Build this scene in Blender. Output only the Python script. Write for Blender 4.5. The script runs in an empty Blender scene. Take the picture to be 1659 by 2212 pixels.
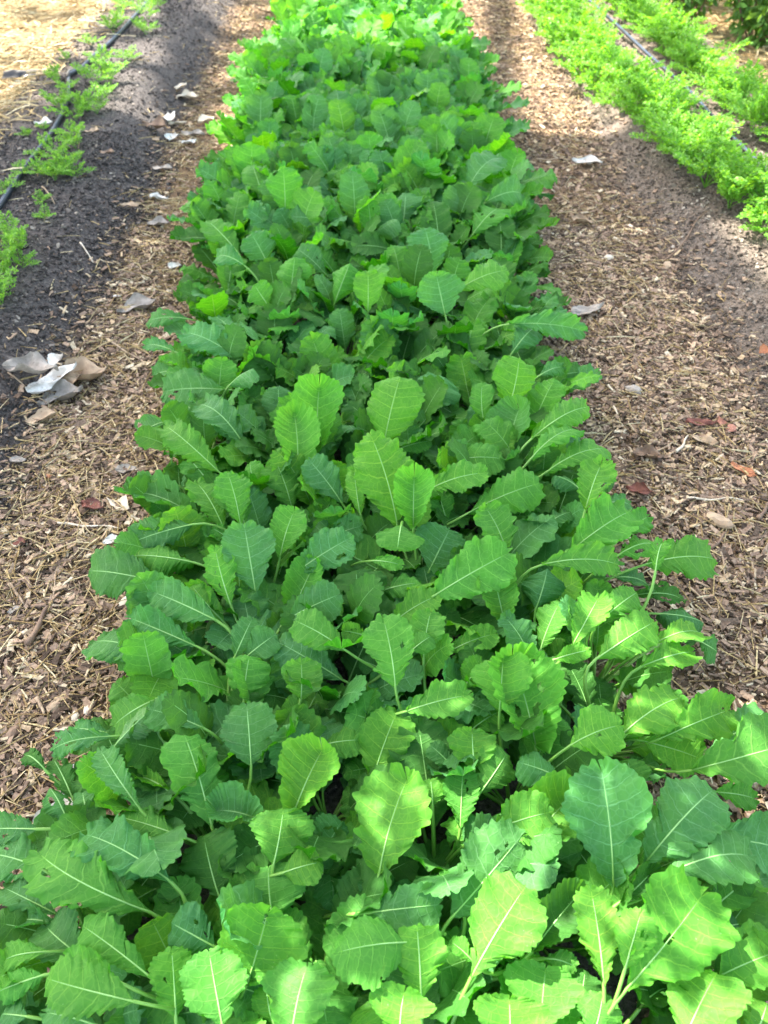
import bpy, math, random
import numpy as np
from mathutils import Vector, Matrix
R = math.radians
rnd = random.Random(7)
npr = np.random.RandomState(11)
S = bpy.context.scene
COL = S.collection

# ------------------------------------------------------------------ camera
CAM_H = 1.5
PITCH = 44.6
YAW = 1.04
cam_d = bpy.data.cameras.new('camera'); cam = bpy.data.objects.new('camera', cam_d); COL.objects.link(cam)
cam.location = (0.0, 0.0, CAM_H)
cam.rotation_euler = (R(90 - PITCH), 0, R(-YAW))
cam_d.lens = 28.0; cam_d.sensor_width = 36.0; cam_d.clip_start = 0.02; cam_d.clip_end = 600
cam_d.dof.use_dof = True; cam_d.dof.focus_distance = 1.55; cam_d.dof.aperture_fstop = 5.0
S.camera = cam
# ------------------------------------------------------------------ light
SUN_AZ, SUN_EL = 50.0, 52.0        # degrees left of straight ahead, above the horizon
LS = Vector((-math.sin(R(SUN_AZ)) * math.cos(R(SUN_EL)), math.cos(R(SUN_AZ)) * math.cos(R(SUN_EL)), math.sin(R(SUN_EL))))
W = bpy.data.worlds.new('World'); S.world = W; W.use_nodes = True
wn = W.node_tree; bg = wn.nodes['Background']
sky = wn.nodes.new('ShaderNodeTexSky'); sky.sky_type = 'NISHITA'; sky.sun_disc = False
sky.sun_elevation = R(SUN_EL); sky.sun_rotation = R(-SUN_AZ); sky.air_density = 1.0; sky.dust_density = 1.6
wm = wn.nodes.new('ShaderNodeMix'); wm.data_type = 'RGBA'; wm.blend_type = 'MULTIPLY'; wm.inputs[0].default_value = 1; wm.inputs[7].default_value = (1.16, 1.0, .76, 1)
wn.links.new(sky.outputs[0], wm.inputs[6]); wn.links.new(wm.outputs[2], bg.inputs[0]); bg.inputs[1].default_value = 0.15
sl = bpy.data.lights.new('sun', 'SUN'); sl.energy = 3.5; sl.angle = R(0.5); sl.color = (1.0, 0.93, 0.80)
so = bpy.data.objects.new('sun', sl); COL.objects.link(so)
so.rotation_euler = LS.to_track_quat('Z', 'Y').to_euler(); so.location = LS * 20
S.view_settings.view_transform = 'Standard'; S.view_settings.look = 'None'
S.view_settings.exposure = 2.95; S.view_settings.gamma = 1.0
S.render.engine = 'CYCLES'
S.cycles.max_bounces = 6; S.cycles.transparent_max_bounces = 8; S.cycles.transmission_bounces = 4; S.cycles.diffuse_bounces = 4

# ------------------------------------------------------------------ picture <-> place (units of the 1659 x 2212 view)
FPX = 28.0 / 36.0 * 2212
CM = Matrix.Rotation(R(-YAW), 3, 'Z') @ Matrix.Rotation(R(90 - PITCH), 3, 'X')
CMI = CM.inverted()
def U(px, py, z=0.0):
    d = CM @ Vector(((px - 829.5) / FPX, -(py - 1106) / FPX, -1.0))
    t = (z - CAM_H) / d.z
    return Vector((d.x * t, d.y * t, z))
def Pj(x, y, z):
    v = CMI @ Vector((x, y, z - CAM_H))
    if v.z > -0.05: return None
    return (829.5 + FPX * v.x / -v.z, 1106 - FPX * v.y / -v.z)
def px_per_m(p):
    v = CMI @ (p - Vector((0, 0, CAM_H)))
    return FPX / max(0.1, -v.z)

# value noise
_g = npr.rand(64, 64)
def vn(x, y):
    x = np.asarray(x, float); y = np.asarray(y, float)
    xi = np.floor(x).astype(int); yi = np.floor(y).astype(int)
    fx = x - xi; fy = y - yi; fx = fx * fx * (3 - 2 * fx); fy = fy * fy * (3 - 2 * fy)
    a = _g[xi % 64, yi % 64]; b = _g[(xi + 1) % 64, yi % 64]; c = _g[xi % 64, (yi + 1) % 64]; d = _g[(xi + 1) % 64, (yi + 1) % 64]
    return (a * (1 - fx) + b * fx) * (1 - fy) + (c * (1 - fx) + d * fx) * fy
def sst(a, b, x):
    t = np.clip((x - a) / (b - a), 0, 1); return t * t * (3 - 2 * t)
def left_edge(y): return -0.93 - 0.04 * np.sin(np.asarray(y) * 1.7) - 0.08 * sst(5, 2, y) * 0.5
def right_edge(y): return 1.16 + 0.05 * np.sin(np.asarray(y) * 1.3 + 1) - 0.02 * (np.asarray(y) - 3)
def gz(x, y):
    x = np.asarray(x, float); y = np.asarray(y, float)
    le = left_edge(y); re = right_edge(y)
    z = 0.05 * sst(0.58, 0.42, np.abs(x))
    z = z + 0.12 * sst(le + 0.02, le - 0.3, x) * sst(-2.05, -1.8, x) + 0.10 * sst(re, re + 0.28, x) * sst(2.35, 2.1, x)
    z = z + 0.018 * (vn(x * 5 + 9, y * 5 + 3) - 0.5) + 0.008 * (vn(x * 21, y * 21) - 0.5) + 0.05 * (vn(x * .6 + 5, y * .6) - .5) * sst(3, 6, np.abs(x))
    return z

# ------------------------------------------------------------------ helpers
def tag(o, label=None, cat=None, group=None, kind=None):
    if label: o['label'] = label
    if cat: o['category'] = cat
    if group: o['group'] = group
    if kind: o['kind'] = kind
    return o
def mesh_np(name, V, F, mat=None, smooth=True, attrs=None):
    V = np.asarray(V, np.float32)
    me = bpy.data.meshes.new(name)
    me.vertices.add(len(V)); me.vertices.foreach_set('co', V.ravel())
    if isinstance(F, np.ndarray):
        k = F.shape[1]; n = len(F); flat = F.ravel(); starts = np.arange(0, n * k, k)
    else:
        ks = [len(f) for f in F]; n = len(F); flat = np.array([i for f in F for i in f]); starts = np.concatenate([[0], np.cumsum(ks)[:-1]])
    me.loops.add(len(flat)); me.loops.foreach_set('vertex_index', np.asarray(flat, np.int32))
    me.polygons.add(n); me.polygons.foreach_set('loop_start', np.asarray(starts, np.int32))
    me.update(calc_edges=True)
    me.polygons.foreach_set('use_smooth', np.full(n, smooth))
    if attrs:
        for k, a in attrs.items():
            a = np.asarray(a, np.float32)
            at = me.attributes.new(k, 'FLOAT_VECTOR', 'POINT'); at.data.foreach_set('vector', a.ravel())
    if mat: me.materials.append(mat)
    me.validate()
    return me
def link(name, me, parent=None, loc=(0, 0, 0)):
    o = bpy.data.objects.new(name, me); COL.objects.link(o); o.location = loc
    if parent: o.parent = parent
    return o
def grid_faces(nr, nc, off=0):
    i = np.arange(nr - 1)[:, None] * nc + np.arange(nc - 1)[None, :]
    i = i.ravel() + off
    return np.stack([i, i + 1, i + nc + 1, i + nc], 1)
def tube_np(pts, rad, ns=8, flat=1.0, caps=True):
    pts = np.asarray(pts, float); n = len(pts)
    rad = np.broadcast_to(np.asarray(rad, float), (n,))
    T = np.gradient(pts, axis=0); T /= np.linalg.norm(T, axis=1)[:, None] + 1e-9
    up = np.array([0, 0, 1.0]) if abs(T[0, 2]) < .95 else np.array([0, 1.0, 0])
    V = []
    for i in range(n):
        s = np.cross(T[i], up); s /= np.linalg.norm(s) + 1e-9; u = np.cross(s, T[i]); up = u
        a = np.arange(ns) / ns * 2 * np.pi
        V.append(pts[i] + rad[i] * (np.cos(a)[:, None] * s + flat * np.sin(a)[:, None] * u))
    V = np.concatenate(V)
    F = []
    for i in range(n - 1):
        for j in range(ns):
            k = (j + 1) % ns
            F.append((i * ns + j, i * ns + k, (i + 1) * ns + k, (i + 1) * ns + j))
    if caps:
        F.append(tuple(range(ns - 1, -1, -1))); F.append(tuple(range((n - 1) * ns, n * ns)))
    return V, F
def merge(parts):
    V = []; F = []; o = 0
    for v, f in parts:
        V.append(v); F += [tuple(int(a) + o for a in q) for q in f]; o += len(v)
    return np.concatenate(V), F

# ------------------------------------------------------------------ materials
class NT:
    def __init__(s, name):
        s.m = bpy.data.materials.new(name); s.m.use_nodes = True; s.t = s.m.node_tree
        s.p = s.t.nodes['Principled BSDF']; s.out = s.t.nodes['Material Output']
    def n(s, typ, **k):
        x = s.t.nodes.new(typ)
        for a, b in k.items(): setattr(x, a, b)
        return x
    def put(s, sock, v):
        if isinstance(v, bpy.types.NodeSocket): s.t.links.new(v, sock)
        elif v is not None: sock.default_value = v
    def math(s, op, a, b=None, c=None, clamp=False):
        x = s.n('ShaderNodeMath', operation=op); x.use_clamp = clamp
        s.put(x.inputs[0], a); s.put(x.inputs[1], b); s.put(x.inputs[2], c); return x.outputs[0]
    def mix(s, f, a, b, mode='MIX'):
        x = s.n('ShaderNodeMix', data_type='RGBA', blend_type=mode)
        s.put(x.inputs[0], f); s.put(x.inputs[6], a); s.put(x.inputs[7], b); return x.outputs[2]
    def ramp(s, f, stops):
        x = s.n('ShaderNodeValToRGB'); e = x.color_ramp.elements
        while len(e) < len(stops): e.new(0.5)
        for i, (p, c) in enumerate(stops):
            e[i].position = p; e[i].color = (*c, 1) if len(c) == 3 else c
        s.put(x.inputs[0], f); return x.outputs[0]
    def noise(s, vec, scale, det=3, rough=.5, dist=0):
        x = s.n('ShaderNodeTexNoise'); s.put(x.inputs['Vector'], vec); x.inputs['Scale'].default_value = scale
        x.inputs['Detail'].default_value = det; x.inputs['Roughness'].default_value = rough; x.inputs['Distortion'].default_value = dist
        return x.outputs[0]
    def smooth(s, x, a, b, lo=0., hi=1.):
        m = s.n('ShaderNodeMapRange', interpolation_type='SMOOTHSTEP'); s.put(m.inputs[0], x)
        s.put(m.inputs[1], a); s.put(m.inputs[2], b); s.put(m.inputs[3], lo); s.put(m.inputs[4], hi); return m.outputs[0]
    def bump(s, h, strength, dist):
        b = s.n('ShaderNodeBump'); s.put(b.inputs['Height'], h); b.inputs['Strength'].default_value = strength; b.inputs['Distance'].default_value = dist
        s.t.links.new(b.outputs[0], s.p.inputs['Normal']); return b.outputs[0]
C4 = lambda r, g, b: (r, g, b, 1)

def leaf_material():
    k = NT('greens_leaf')
    oi = k.n('ShaderNodeObjectInfo')
    av = k.n('ShaderNodeAttribute', attribute_name='av'); fl = k.n('ShaderNodeAttribute', attribute_name='flat')
    sp = k.n('ShaderNodeSeparateXYZ'); k.t.links.new(av.outputs['Vector'], sp.inputs[0])
    a, v = sp.outputs[0], k.math('ABSOLUTE', sp.outputs[1])
    nz = k.noise(fl.outputs['Vector'], 60, 2)
    # side veins run along rows of equal a
    aa = k.math('ADD', k.math('MULTIPLY', a, 7.5), k.math('MULTIPLY', k.math('SUBTRACT', nz, .5), .35))
    fr = k.math('ABSOLUTE', k.math('SUBTRACT', k.math('FRACT', aa), .5))
    wv = k.math('MULTIPLY_ADD', v, -.06, .095)
    side = k.math('SUBTRACT', 1.0, k.smooth(fr, 0.0, wv))
    side = k.math('MULTIPLY', side, k.smooth(v, 1.0, .75))
    vo = k.n('ShaderNodeTexVoronoi', feature='DISTANCE_TO_EDGE'); k.put(vo.inputs['Vector'], fl.outputs['Vector']); vo.inputs['Scale'].default_value = 75
    tert = k.math('SUBTRACT', 1.0, k.smooth(vo.outputs['Distance'], 0.0, .11))
    mid = k.math('SUBTRACT', 1.0, k.smooth(v, .01, .05))
    veins = k.math('MAXIMUM', k.math('MAXIMUM', side, mid), k.math('MULTIPLY', tert, .30))
    big = k.noise(fl.outputs['Vector'], 22, 3)
    base = k.mix(k.smooth(big, .3, .7), oi.outputs['Color'], k.mix(1.0, oi.outputs['Color'], C4(1.30, 1.22, .85), 'MULTIPLY'))
    geo = k.n('ShaderNodeNewGeometry')
    vein_c = k.mix(1.0, oi.outputs['Color'], C4(3.4, 1.9, 3.2), 'MULTIPLY')
    col = k.mix(k.math('MULTIPLY', veins, .80), base, vein_c)
    # pale dusty spots
    sp2 = k.noise(fl.outputs['Vector'], 260, 1)
    col = k.mix(k.math('MULTIPLY', k.smooth(sp2, .73, .78), .5), col, C4(.25, .42, .2))
    col = k.mix(k.math('MULTIPLY', geo.outputs['Backfacing'], .2), col, C4(.16, .30, .13))
    k.put(k.p.inputs['Base Color'], col); k.p.inputs['Roughness'].default_value = .50
    k.p.inputs['Specular IOR Level'].default_value = .09
    k.put(k.p.inputs['Roughness'], k.math('MULTIPLY_ADD', big, .25, .38))
    h = k.math('ADD', k.math('MULTIPLY', k.math('MAXIMUM', side, k.math('MULTIPLY', tert, .35)), -1.0), k.math('ADD', k.math('MULTIPLY', k.noise(fl.outputs['Vector'], 110, 3), 1.1), k.math('MULTIPLY', k.noise(fl.outputs['Vector'], 42, 2), 3.2)))
    nb = k.bump(h, .6, .0014)
    tr = k.n('ShaderNodeBsdfTranslucent'); k.put(tr.inputs[0], k.mix(1.0, col, C4(1.9, 1.9, .5), 'MULTIPLY')); k.t.links.new(nb, tr.inputs['Normal'])
    mx = k.n('ShaderNodeMixShader'); mx.inputs[0].default_value = .36
    k.t.links.new(k.p.outputs[0], mx.inputs[1]); k.t.links.new(tr.outputs[0], mx.inputs[2]); k.t.links.new(mx.outputs[0], k.out.inputs[0])
    return k.m
def simple_leafy(name, c1, c2, trans=.35, rough=.5, scale=9, objcol=False):
    k = NT(name); geo = k.n('ShaderNodeNewGeometry')
    col = k.mix(geo.outputs['Random Per Island'], C4(*c1), C4(*c2))
    k.put(k.p.inputs['Base Color'], col); k.p.inputs['Roughness'].default_value = rough; k.p.inputs['Specular IOR Level'].default_value = .3
    tr = k.n('ShaderNodeBsdfTranslucent'); k.put(tr.inputs[0], k.mix(1.0, col, C4(2.2, 1.9, .6), 'MULTIPLY'))
    mx = k.n('ShaderNodeMixShader'); mx.inputs[0].default_value = trans
    k.t.links.new(k.p.outputs[0], mx.inputs[1]); k.t.links.new(tr.outputs[0], mx.inputs[2]); k.t.links.new(mx.outputs[0], k.out.inputs[0])
    return k.m
def stalk_material():
    k = NT('pale_stalk'); at = k.n('ShaderNodeAttribute', attribute_name='sp'); sp = k.n('ShaderNodeSeparateXYZ'); k.t.links.new(at.outputs['Vector'], sp.inputs[0])
    col = k.ramp(sp.outputs[0], [(0, (.10, .22, .04)), (.35, (.14, .33, .05)), (.6, (.26, .50, .16)), (1, (.17, .42, .12))])
    k.put(k.p.inputs['Base Color'], col); k.p.inputs['Roughness'].default_value = .4
    return k.m
def ground_material():
    k = NT('ground'); g = k.n('ShaderNodeNewGeometry'); P = g.outputs['Position']
    sp = k.n('ShaderNodeSeparateXYZ'); k.t.links.new(P, sp.inputs[0]); x, y = sp.outputs[0], sp.outputs[1]
    nb = k.noise(P, 5, 4, .6); nf = k.noise(P, 90, 5, .7); nm = k.noise(P, 24, 5, .65)
    xw = k.math('ADD', x, k.math('MULTIPLY', k.math('SUBTRACT', nb, .5), .22))
    dark = k.ramp(nf, [(.30, (.034, .030, .030)), (.5, (.095, .084, .082)), (.68, (.18, .158, .148)), (.8, (.33, .29, .26))])
    brown = k.ramp(nf, [(.30, (.08, .066, .056)), (.5, (.185, .15, .128)), (.68, (.29, .245, .21)), (.8, (.48, .44, .39))])
    tan = k.ramp(nm, [(.30, (.08, .05, .03)), (.5, (.24, .16, .10)), (.66, (.38, .27, .17)), (.8, (.5, .39, .25))])
    straw = k.ramp(nm, [(.3, (.14, .095, .05)), (.5, (.34, .25, .13)), (.75, (.52, .42, .25))])
    c = k.mix(k.smooth(xw, -.92, -1.04), tan, dark)
    c = k.mix(k.math('MULTIPLY', k.smooth(xw, -1.55, -1.75), .7), c, brown)
    c = k.mix(k.smooth(xw, -1.80, -1.92), c, straw)
    c = k.mix(k.smooth(xw, 1.08, 1.24), c, brown)
    c = k.mix(k.smooth(xw, 2.12, 2.25), c, straw)
    bed = k.math('MULTIPLY', k.smooth(xw, -.5, -.42), k.smooth(xw, .5, .42))
    c = k.mix(bed, c, dark)
    far = k.smooth(y, 9.0, 11.0)
    c = k.mix(far, c, C4(.16, .13, .07))
    k.put(k.p.inputs['Base Color'], c); k.p.inputs['Roughness'].default_value = .95; k.p.inputs['Specular IOR Level'].default_value = .15
    k.bump(k.math('ADD', nf, k.math('MULTIPLY', nm, .8)), .9, .018)
    return k.m
def island_material(name, stops, rough=.85, nscale=150):
    k = NT(name); g = k.n('ShaderNodeNewGeometry')
    c = k.ramp(g.outputs['Random Per Island'], stops)
    nz = k.noise(g.outputs['Position'], nscale, 3)
    c = k.mix(k.smooth(nz, .35, .65), k.mix(1.0, c, C4(.62, .60, .58), 'MULTIPLY'), c)
    k.put(k.p.inputs['Base Color'], c); k.p.inputs['Roughness'].default_value = rough; k.p.inputs['Specular IOR Level'].default_value = .095
    return k.m
def dry_material(name, c1, c2, rough=.7):
    k = NT(name); tc = k.n('ShaderNodeTexCoord')
    nz = k.noise(tc.outputs['Object'], 35, 5, .6); n2 = k.noise(tc.outputs['Object'], 190, 2)
    c = k.mix(k.smooth(nz, .35, .65), C4(*c1), C4(*c2))
    c = k.mix(k.math('MULTIPLY', k.smooth(n2, .66, .72), .6), c, C4(c2[0] * .3, c2[1] * .27, c2[2] * .25))
    k.put(k.p.inputs['Base Color'], c); k.p.inputs['Roughness'].default_value = rough; k.bump(nz, .4, .002)
    return k.m
M_LEAF = leaf_material(); M_STALK = stalk_material(); M_GROUND = ground_material()
M_CHIP = island_material('wood_chip', [(0, (.05, .036, .028)), (.22, (.15, .108, .083)), (.5, (.30, .212, .162)), (.75, (.42, .305, .225)), (.9, (.55, .42, .27)), (1, (.66, .57, .44))])
M_DCHIP = island_material('dark_soil_crumb', [(0, (.034, .030, .030)), (.6, (.10, .088, .086)), (.92, (.18, .16, .15)), (1, (.36, .32, .28))], nscale=300)
M_BCHIP = island_material('brown_soil_crumb', [(0, (.075, .062, .053)), (.6, (.185, .15, .13)), (.92, (.29, .245, .21)), (1, (.55, .5, .44))], nscale=300)
M_STRAW = island_material('straw', [(0, (.25, .17, .08)), (.4, (.42, .31, .15)), (.8, (.56, .45, .25)), (1, (.66, .58, .40))], .6)
M_CARROT = simple_leafy('carrot_leaf', (.085, .26, .025), (.18, .39, .05), .38)
M_CARROT_B = simple_leafy('carrot_leaf_young', (.08, .24, .03), (.17, .36, .06), .38)
M_TREE = simple_leafy('tree_leaf', (.03, .07, .015), (.06, .12, .025), .2)
M_SHRUB = simple_leafy('shrub_leaf', (.04, .12, .02), (.13, .26, .05), .3)
M_FLOWER = simple_leafy('flower_spike', (.16, .04, .12), (.30, .10, .18), .2)
M_BARK = dry_material('bark', (.16, .13, .10), (.07, .055, .045), .9)
M_SHSTEM = dry_material('shrub_stem', (.20, .07, .09), (.12, .10, .04), .6)

# ------------------------------------------------------------------ ground
xs = np.unique(np.concatenate([np.arange(-3.2, 3.6, .03), np.linspace(-60, -3.2, 24), np.linspace(3.6, 60, 24)]))
ys = np.unique(np.concatenate([np.arange(-.6, 9.5, .03), np.linspace(-30, -.6, 14), np.linspace(9.5, 120, 26)]))
XX, YY = np.meshgrid(xs, ys); ZZ = gz(XX, YY)
tag(link('ground', mesh_np('ground', np.stack([XX, YY, ZZ], -1).reshape(-1, 3), grid_faces(len(ys), len(xs)), M_GROUND)), kind='structure')

# ------------------------------------------------------------------ scattered mulch, crumbs, straw (uncountable)
def slabs(name, n, xf, ys_, lens, wids, thick, mat, label, cat, ztop=.012, tilt=.35, bend=0):
    y = ys_(n); x = xf(n, y); L = lens(n); Wd = wids(n, L)
    a = npr.rand(n) * 2 * np.pi
    z = gz(x, y) + npr.rand(n) * ztop
    tx = npr.randn(n) * tilt * .5; tyy = npr.randn(n) * tilt
    d = np.stack([np.cos(a) * np.cos(tx), np.sin(a) * np.cos(tx), np.sin(tx)], 1)
    s = np.stack([-np.sin(a) * np.cos(tyy), np.cos(a) * np.cos(tyy), np.sin(tyy)], 1)
    u = np.cross(d, s)
    c = np.stack([x, y, z + .002], 1)
    T = thick * (0.5 + npr.rand(n))
    j = lambda k: 1 + k * (npr.rand(n) - .5)
    top = []
    for sx, sy in ((-1, -1), (0, -1), (1, -1), (1, 1), (0, 1), (-1, 1)):
        ex = sx * L * .5 * j(.35); ey = sy * Wd * .5 * (j(.7) if sx else j(.3))
        bz = (bend * L * npr.rand(n) * .5 if sx == 0 else 0 * L)
        top.append(c + d * ex[:, None] + s * ey[:, None] + u * (T * .5 + bz)[:, None])
    bot = [t - u * T[:, None] for t in top]
    V = np.stack(top + bot, 1).reshape(-1, 3)
    b = (np.arange(n) * 12)[:, None]
    q = np.array([[0, 1, 4, 5], [1, 2, 3, 4], [0, 6, 7, 1], [1, 7, 8, 2], [2, 8, 9, 3], [3, 9, 10, 4], [4, 10, 11, 5], [5, 11, 6, 0]])
    F = (b[:, None, :] + q[None]).reshape(-1, 4)
    return tag(link(name, mesh_np(name, V, F, mat, smooth=False)), label, cat, kind='stuff')
def ymix(lo, mid, hi, f=.65):
    def g(n):
        k = npr.rand(n) < f
        return np.where(k, lo + (mid - lo) * npr.rand(n), mid + (hi - mid) * npr.rand(n))
    return g
def left_path(n, y): return left_edge(y) - .04 - .09 * np.abs(npr.randn(n)) * (npr.rand(n) < .3) + .6 * npr.rand(n) ** .9
def right_path(n, y): return .42 + (right_edge(y) + .04 - .42) * npr.rand(n) ** .95 + .10 * np.abs(npr.randn(n)) * (npr.rand(n) < .3)
chipL = lambda n: np.where(npr.rand(n) < .015, .03 + .025 * npr.rand(n), .005 + .030 * npr.rand(n) ** 3.0)
chipW = lambda n, L: np.minimum(L * (.14 + .5 * npr.rand(n) ** 1.5), .014)
slabs('wood_chip_mulch', 42000, left_path, ymix(.3, 3.2, 8.5, .72), chipL, chipW, .003, M_CHIP, 'brown shredded wood chips covering the path on the left of the greens', 'mulch')
slabs('wood_chip_mulch', 60000, right_path, ymix(.3, 3.2, 8.5, .72), chipL, chipW, .003, M_CHIP, 'brown shredded wood chips covering the path on the right of the greens', 'mulch')
strL = lambda n: .02 + .085 * npr.rand(n) ** 2
strW = lambda n, L: .0012 + .0022 * npr.rand(n) ** 2
slabs('straw', 11000, left_path, ymix(.3, 3.5, 8.5, .65), strL, strW, .0012, M_STRAW, 'thin golden straw pieces strewn over the mulch path left of the greens', 'straw', .016, .22, .12)
slabs('straw', 7000, right_path, ymix(.3, 3.5, 8.5, .65), strL, strW, .0012, M_STRAW, 'thin golden straw pieces strewn over the mulch path right of the greens', 'straw', .016, .22, .12)
slabs('straw', 9000, lambda n, y: -1.82 - 1.9 * npr.rand(n) ** 1.2 + .12 * npr.randn(n), lambda n: 3.2 + 5.5 * npr.rand(n), lambda n: .04 + .12 * npr.rand(n), lambda n, L: .003 + .004 * npr.rand(n), .002, M_STRAW, 'golden straw layer covering the path at the far left', 'straw', .03, .3, .12)
slabs('straw', 9000, lambda n, y: 2.2 + 1.9 * npr.rand(n) + .08 * npr.randn(n), lambda n: 3.0 + 5.5 * npr.rand(n), lambda n: .04 + .12 * npr.rand(n), lambda n, L: .003 + .004 * npr.rand(n), .002, M_STRAW, 'bright straw layer covering the path at the far right', 'straw', .03, .3, .12)
slabs('straw', 260, lambda n, y: left_edge(y) - .9 * npr.rand(n), ymix(1, 4, 8.5, .5), strL, strW, .0012, M_STRAW, 'few stray straw pieces lying on the dark soil of the left bed', 'straw', .004, .12, .12)
cl = lambda n: .003 + .017 * npr.rand(n) ** 4
cw = lambda n, L: L * (.5 + .4 * npr.rand(n))
slabs('soil_crumbs', 30000, lambda n, y: left_edge(y) + .05 - .95 * npr.rand(n), ymix(.8, 4, 8.5, .7), cl, cw, .004, M_DCHIP, 'dark grey soil crumbs on the sloping left bed', 'soil', .003, .6)
slabs('soil_crumbs', 22000, lambda n, y: right_edge(y) - .06 + .95 * npr.rand(n), ymix(1.2, 4, 8.5, .7), cl, cw, .004, M_BCHIP, 'grey brown soil crumbs on the sloping right bed', 'soil', .003, .6)
slabs('soil_crumbs', 6000, lambda n, y: -.45 + .9 * npr.rand(n), lambda n: .1 + 5 * npr.rand(n), cl, cw, .004, M_DCHIP, 'dark soil crumbs under the leaves of the middle bed', 'soil', .003, .6)

# ------------------------------------------------------------------ leaf geometry
def outline(seed, rows, teeth, lobed, peak):
    r = np.random.RandomState(seed)
    a = np.linspace(0, 1, rows)
    x = 1 - (1 - a) ** 1.55
    w = x ** (1.45 * peak) * (1 - x) ** (1.45 * (1 - peak) * .82); w = w / w.max()
    w = np.maximum(w, .045 * (1 - x))
    if lobed > 0:
        for _ in range(2 + int(lobed * 3)):
            c = .05 + .4 * r.rand(); s = .018 + .025 * r.rand()
            w = w * (1 - lobed * (.25 + .5 * r.rand()) * np.exp(-((x - c) / s) ** 2))
    w *= 1 + .07 * np.sin(x * (8 + 5 * r.rand()) + r.rand() * 6)
    return a, x, w
def leaf_grid(C, N0, L, hw, seed, rows=50, nc=6, cup=.1, ruffle=.03, twist=0., quilt=.003, lobed=.3, peak=.6, teeth=11, amp=.028):
    """C: (k,3) midrib polyline, N0 normal hint, L length, hw half width -> verts, attrs"""
    r = np.random.RandomState(seed)
    sides = []
    for sd in (0, 1):
        a, x, w = outline(seed * 2 + sd, rows, teeth, lobed, peak)
        ox = x * L; oy = w * hw
        dx = np.gradient(ox); dy = np.gradient(oy); ln = np.hypot(dx, dy) + 1e-9
        arc = np.cumsum(ln); arc = (arc - arc[0]) / (arc[-1] - arc[0])
        cuts = np.concatenate([[0], np.cumsum(.55 + .9 * r.rand(teeth + 1))]); cuts /= cuts[-1]
        ti = np.clip(np.searchsorted(cuts, arc, side='right') - 1, 0, teeth)
        t = (arc - cuts[ti]) / (cuts[ti + 1] - cuts[ti])
        big = (.55 + 1.0 * r.rand(teeth + 1))[ti]
        tooth = (np.clip(np.minimum(t / .62, (1 - t) / .38), 0, 1) ** .85 - .5) * amp * L * big * sst(0.02, .25, x) * sst(1.0, .985, a)
        nx = -dy / ln; ny = dx / ln
        ox = ox + nx * tooth; oy = np.maximum(oy + ny * tooth, .0015)
        sides.append((a, x, ox, oy, arc))
    a, x = sides[0][0], sides[0][1]
    mx = x ** 1.42 * .94 * L
    cols = np.concatenate([-np.linspace(1, 0, nc + 1), np.linspace(0, 1, nc + 1)[1:]])
    # colums a touch denser at the margin
    cols = np.sign(cols) * (np.abs(cols) ** .85)
    X = np.zeros((rows, len(cols))); Y = X.copy(); Z = X.copy(); A = X.copy(); Vv = X.copy()
    p1, p2, f1, f2 = r.rand(4); 
    for j, v in enumerate(cols):
        sd = 0 if v < 0 else 1; av = abs(v)
        _, _, ox, oy, arc = sides[sd]
        X[:, j] = mx + (ox - mx) * av ** 1.25
        Y[:, j] = np.sign(v) * oy * av
        fr = (a * 7.5) % 1.0
        Z[:, j] = quilt * L * 4 * np.abs(np.sin(np.pi * (a * 7.5 + .5))) * av * (1.05 - av) 
        Z[:, j] += ruffle * L * av ** 2.6 * np.sin(2 * np.pi * (arc * (3.2 + 2 * f1) + (p1 if sd else p2))) * sst(0, .2, x)
        Z[:, j] += .5 * ruffle * L * av ** 3 * np.sin(2 * np.pi * (arc * (7.5 + 2 * f2) + p2 + sd * .37))
        Z[:, j] += cup * hw * av ** 1.8
        A[:, j] = a; Vv[:, j] = v
    Z += (.05 * L * (vn(X / L * 7 + seed, Y / L * 7 + 2) - .5) + .12 * L * (vn(X / L * 2.6 + seed * 3.1, Y / L * 2.6 + 7) - .5)) * np.abs(Vv) ** .8
    flat = np.stack([X + seed * .37 % 5, Y + seed * .11 % 3, 0 * X], -1)
    # onto the curve
    k = len(C); s = np.linspace(0, 1, k)
    Tn = np.gradient(C, axis=0); Tn /= np.linalg.norm(Tn, axis=1)[:, None]
    N = N0[None] - (Tn @ N0)[:, None] * Tn; N /= np.linalg.norm(N, axis=1)[:, None]
    B = np.cross(N, Tn)
    if twist:
        th = twist * s; c_, s_ = np.cos(th)[:, None], np.sin(th)[:, None]
        N, B = N * c_ + B * s_, B * c_ - N * s_
    u = np.clip(X / L, 0, 1).ravel()
    ex = (X / L).ravel() - u
    def itp(Q): return np.stack([np.interp(u, s, Q[:, i]) for i in range(3)], 1)
    Pm = itp(C) + itp(Tn) * (ex * L)[:, None] + itp(B) * Y.ravel()[:, None] + itp(N) * Z.ravel()[:, None]
    return Pm, np.stack([A, Vv, 0 * A], -1).reshape(-1, 3), flat.reshape(-1, 3), (C, N, rows, len(cols))
def bez2(p0, p1, p2, n):
    t = np.linspace(0, 1, n)[:, None]
    return (1 - t) ** 2 * p0 + 2 * t * (1 - t) * p1 + t * t * p2
def bez3(p0, p1, p2, p3, n):
    t = np.linspace(0, 1, n)[:, None]
    return (1 - t) ** 3 * p0 + 3 * t * (1 - t) ** 2 * p1 + 3 * t * t * (1 - t) * p2 + t ** 3 * p3
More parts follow.
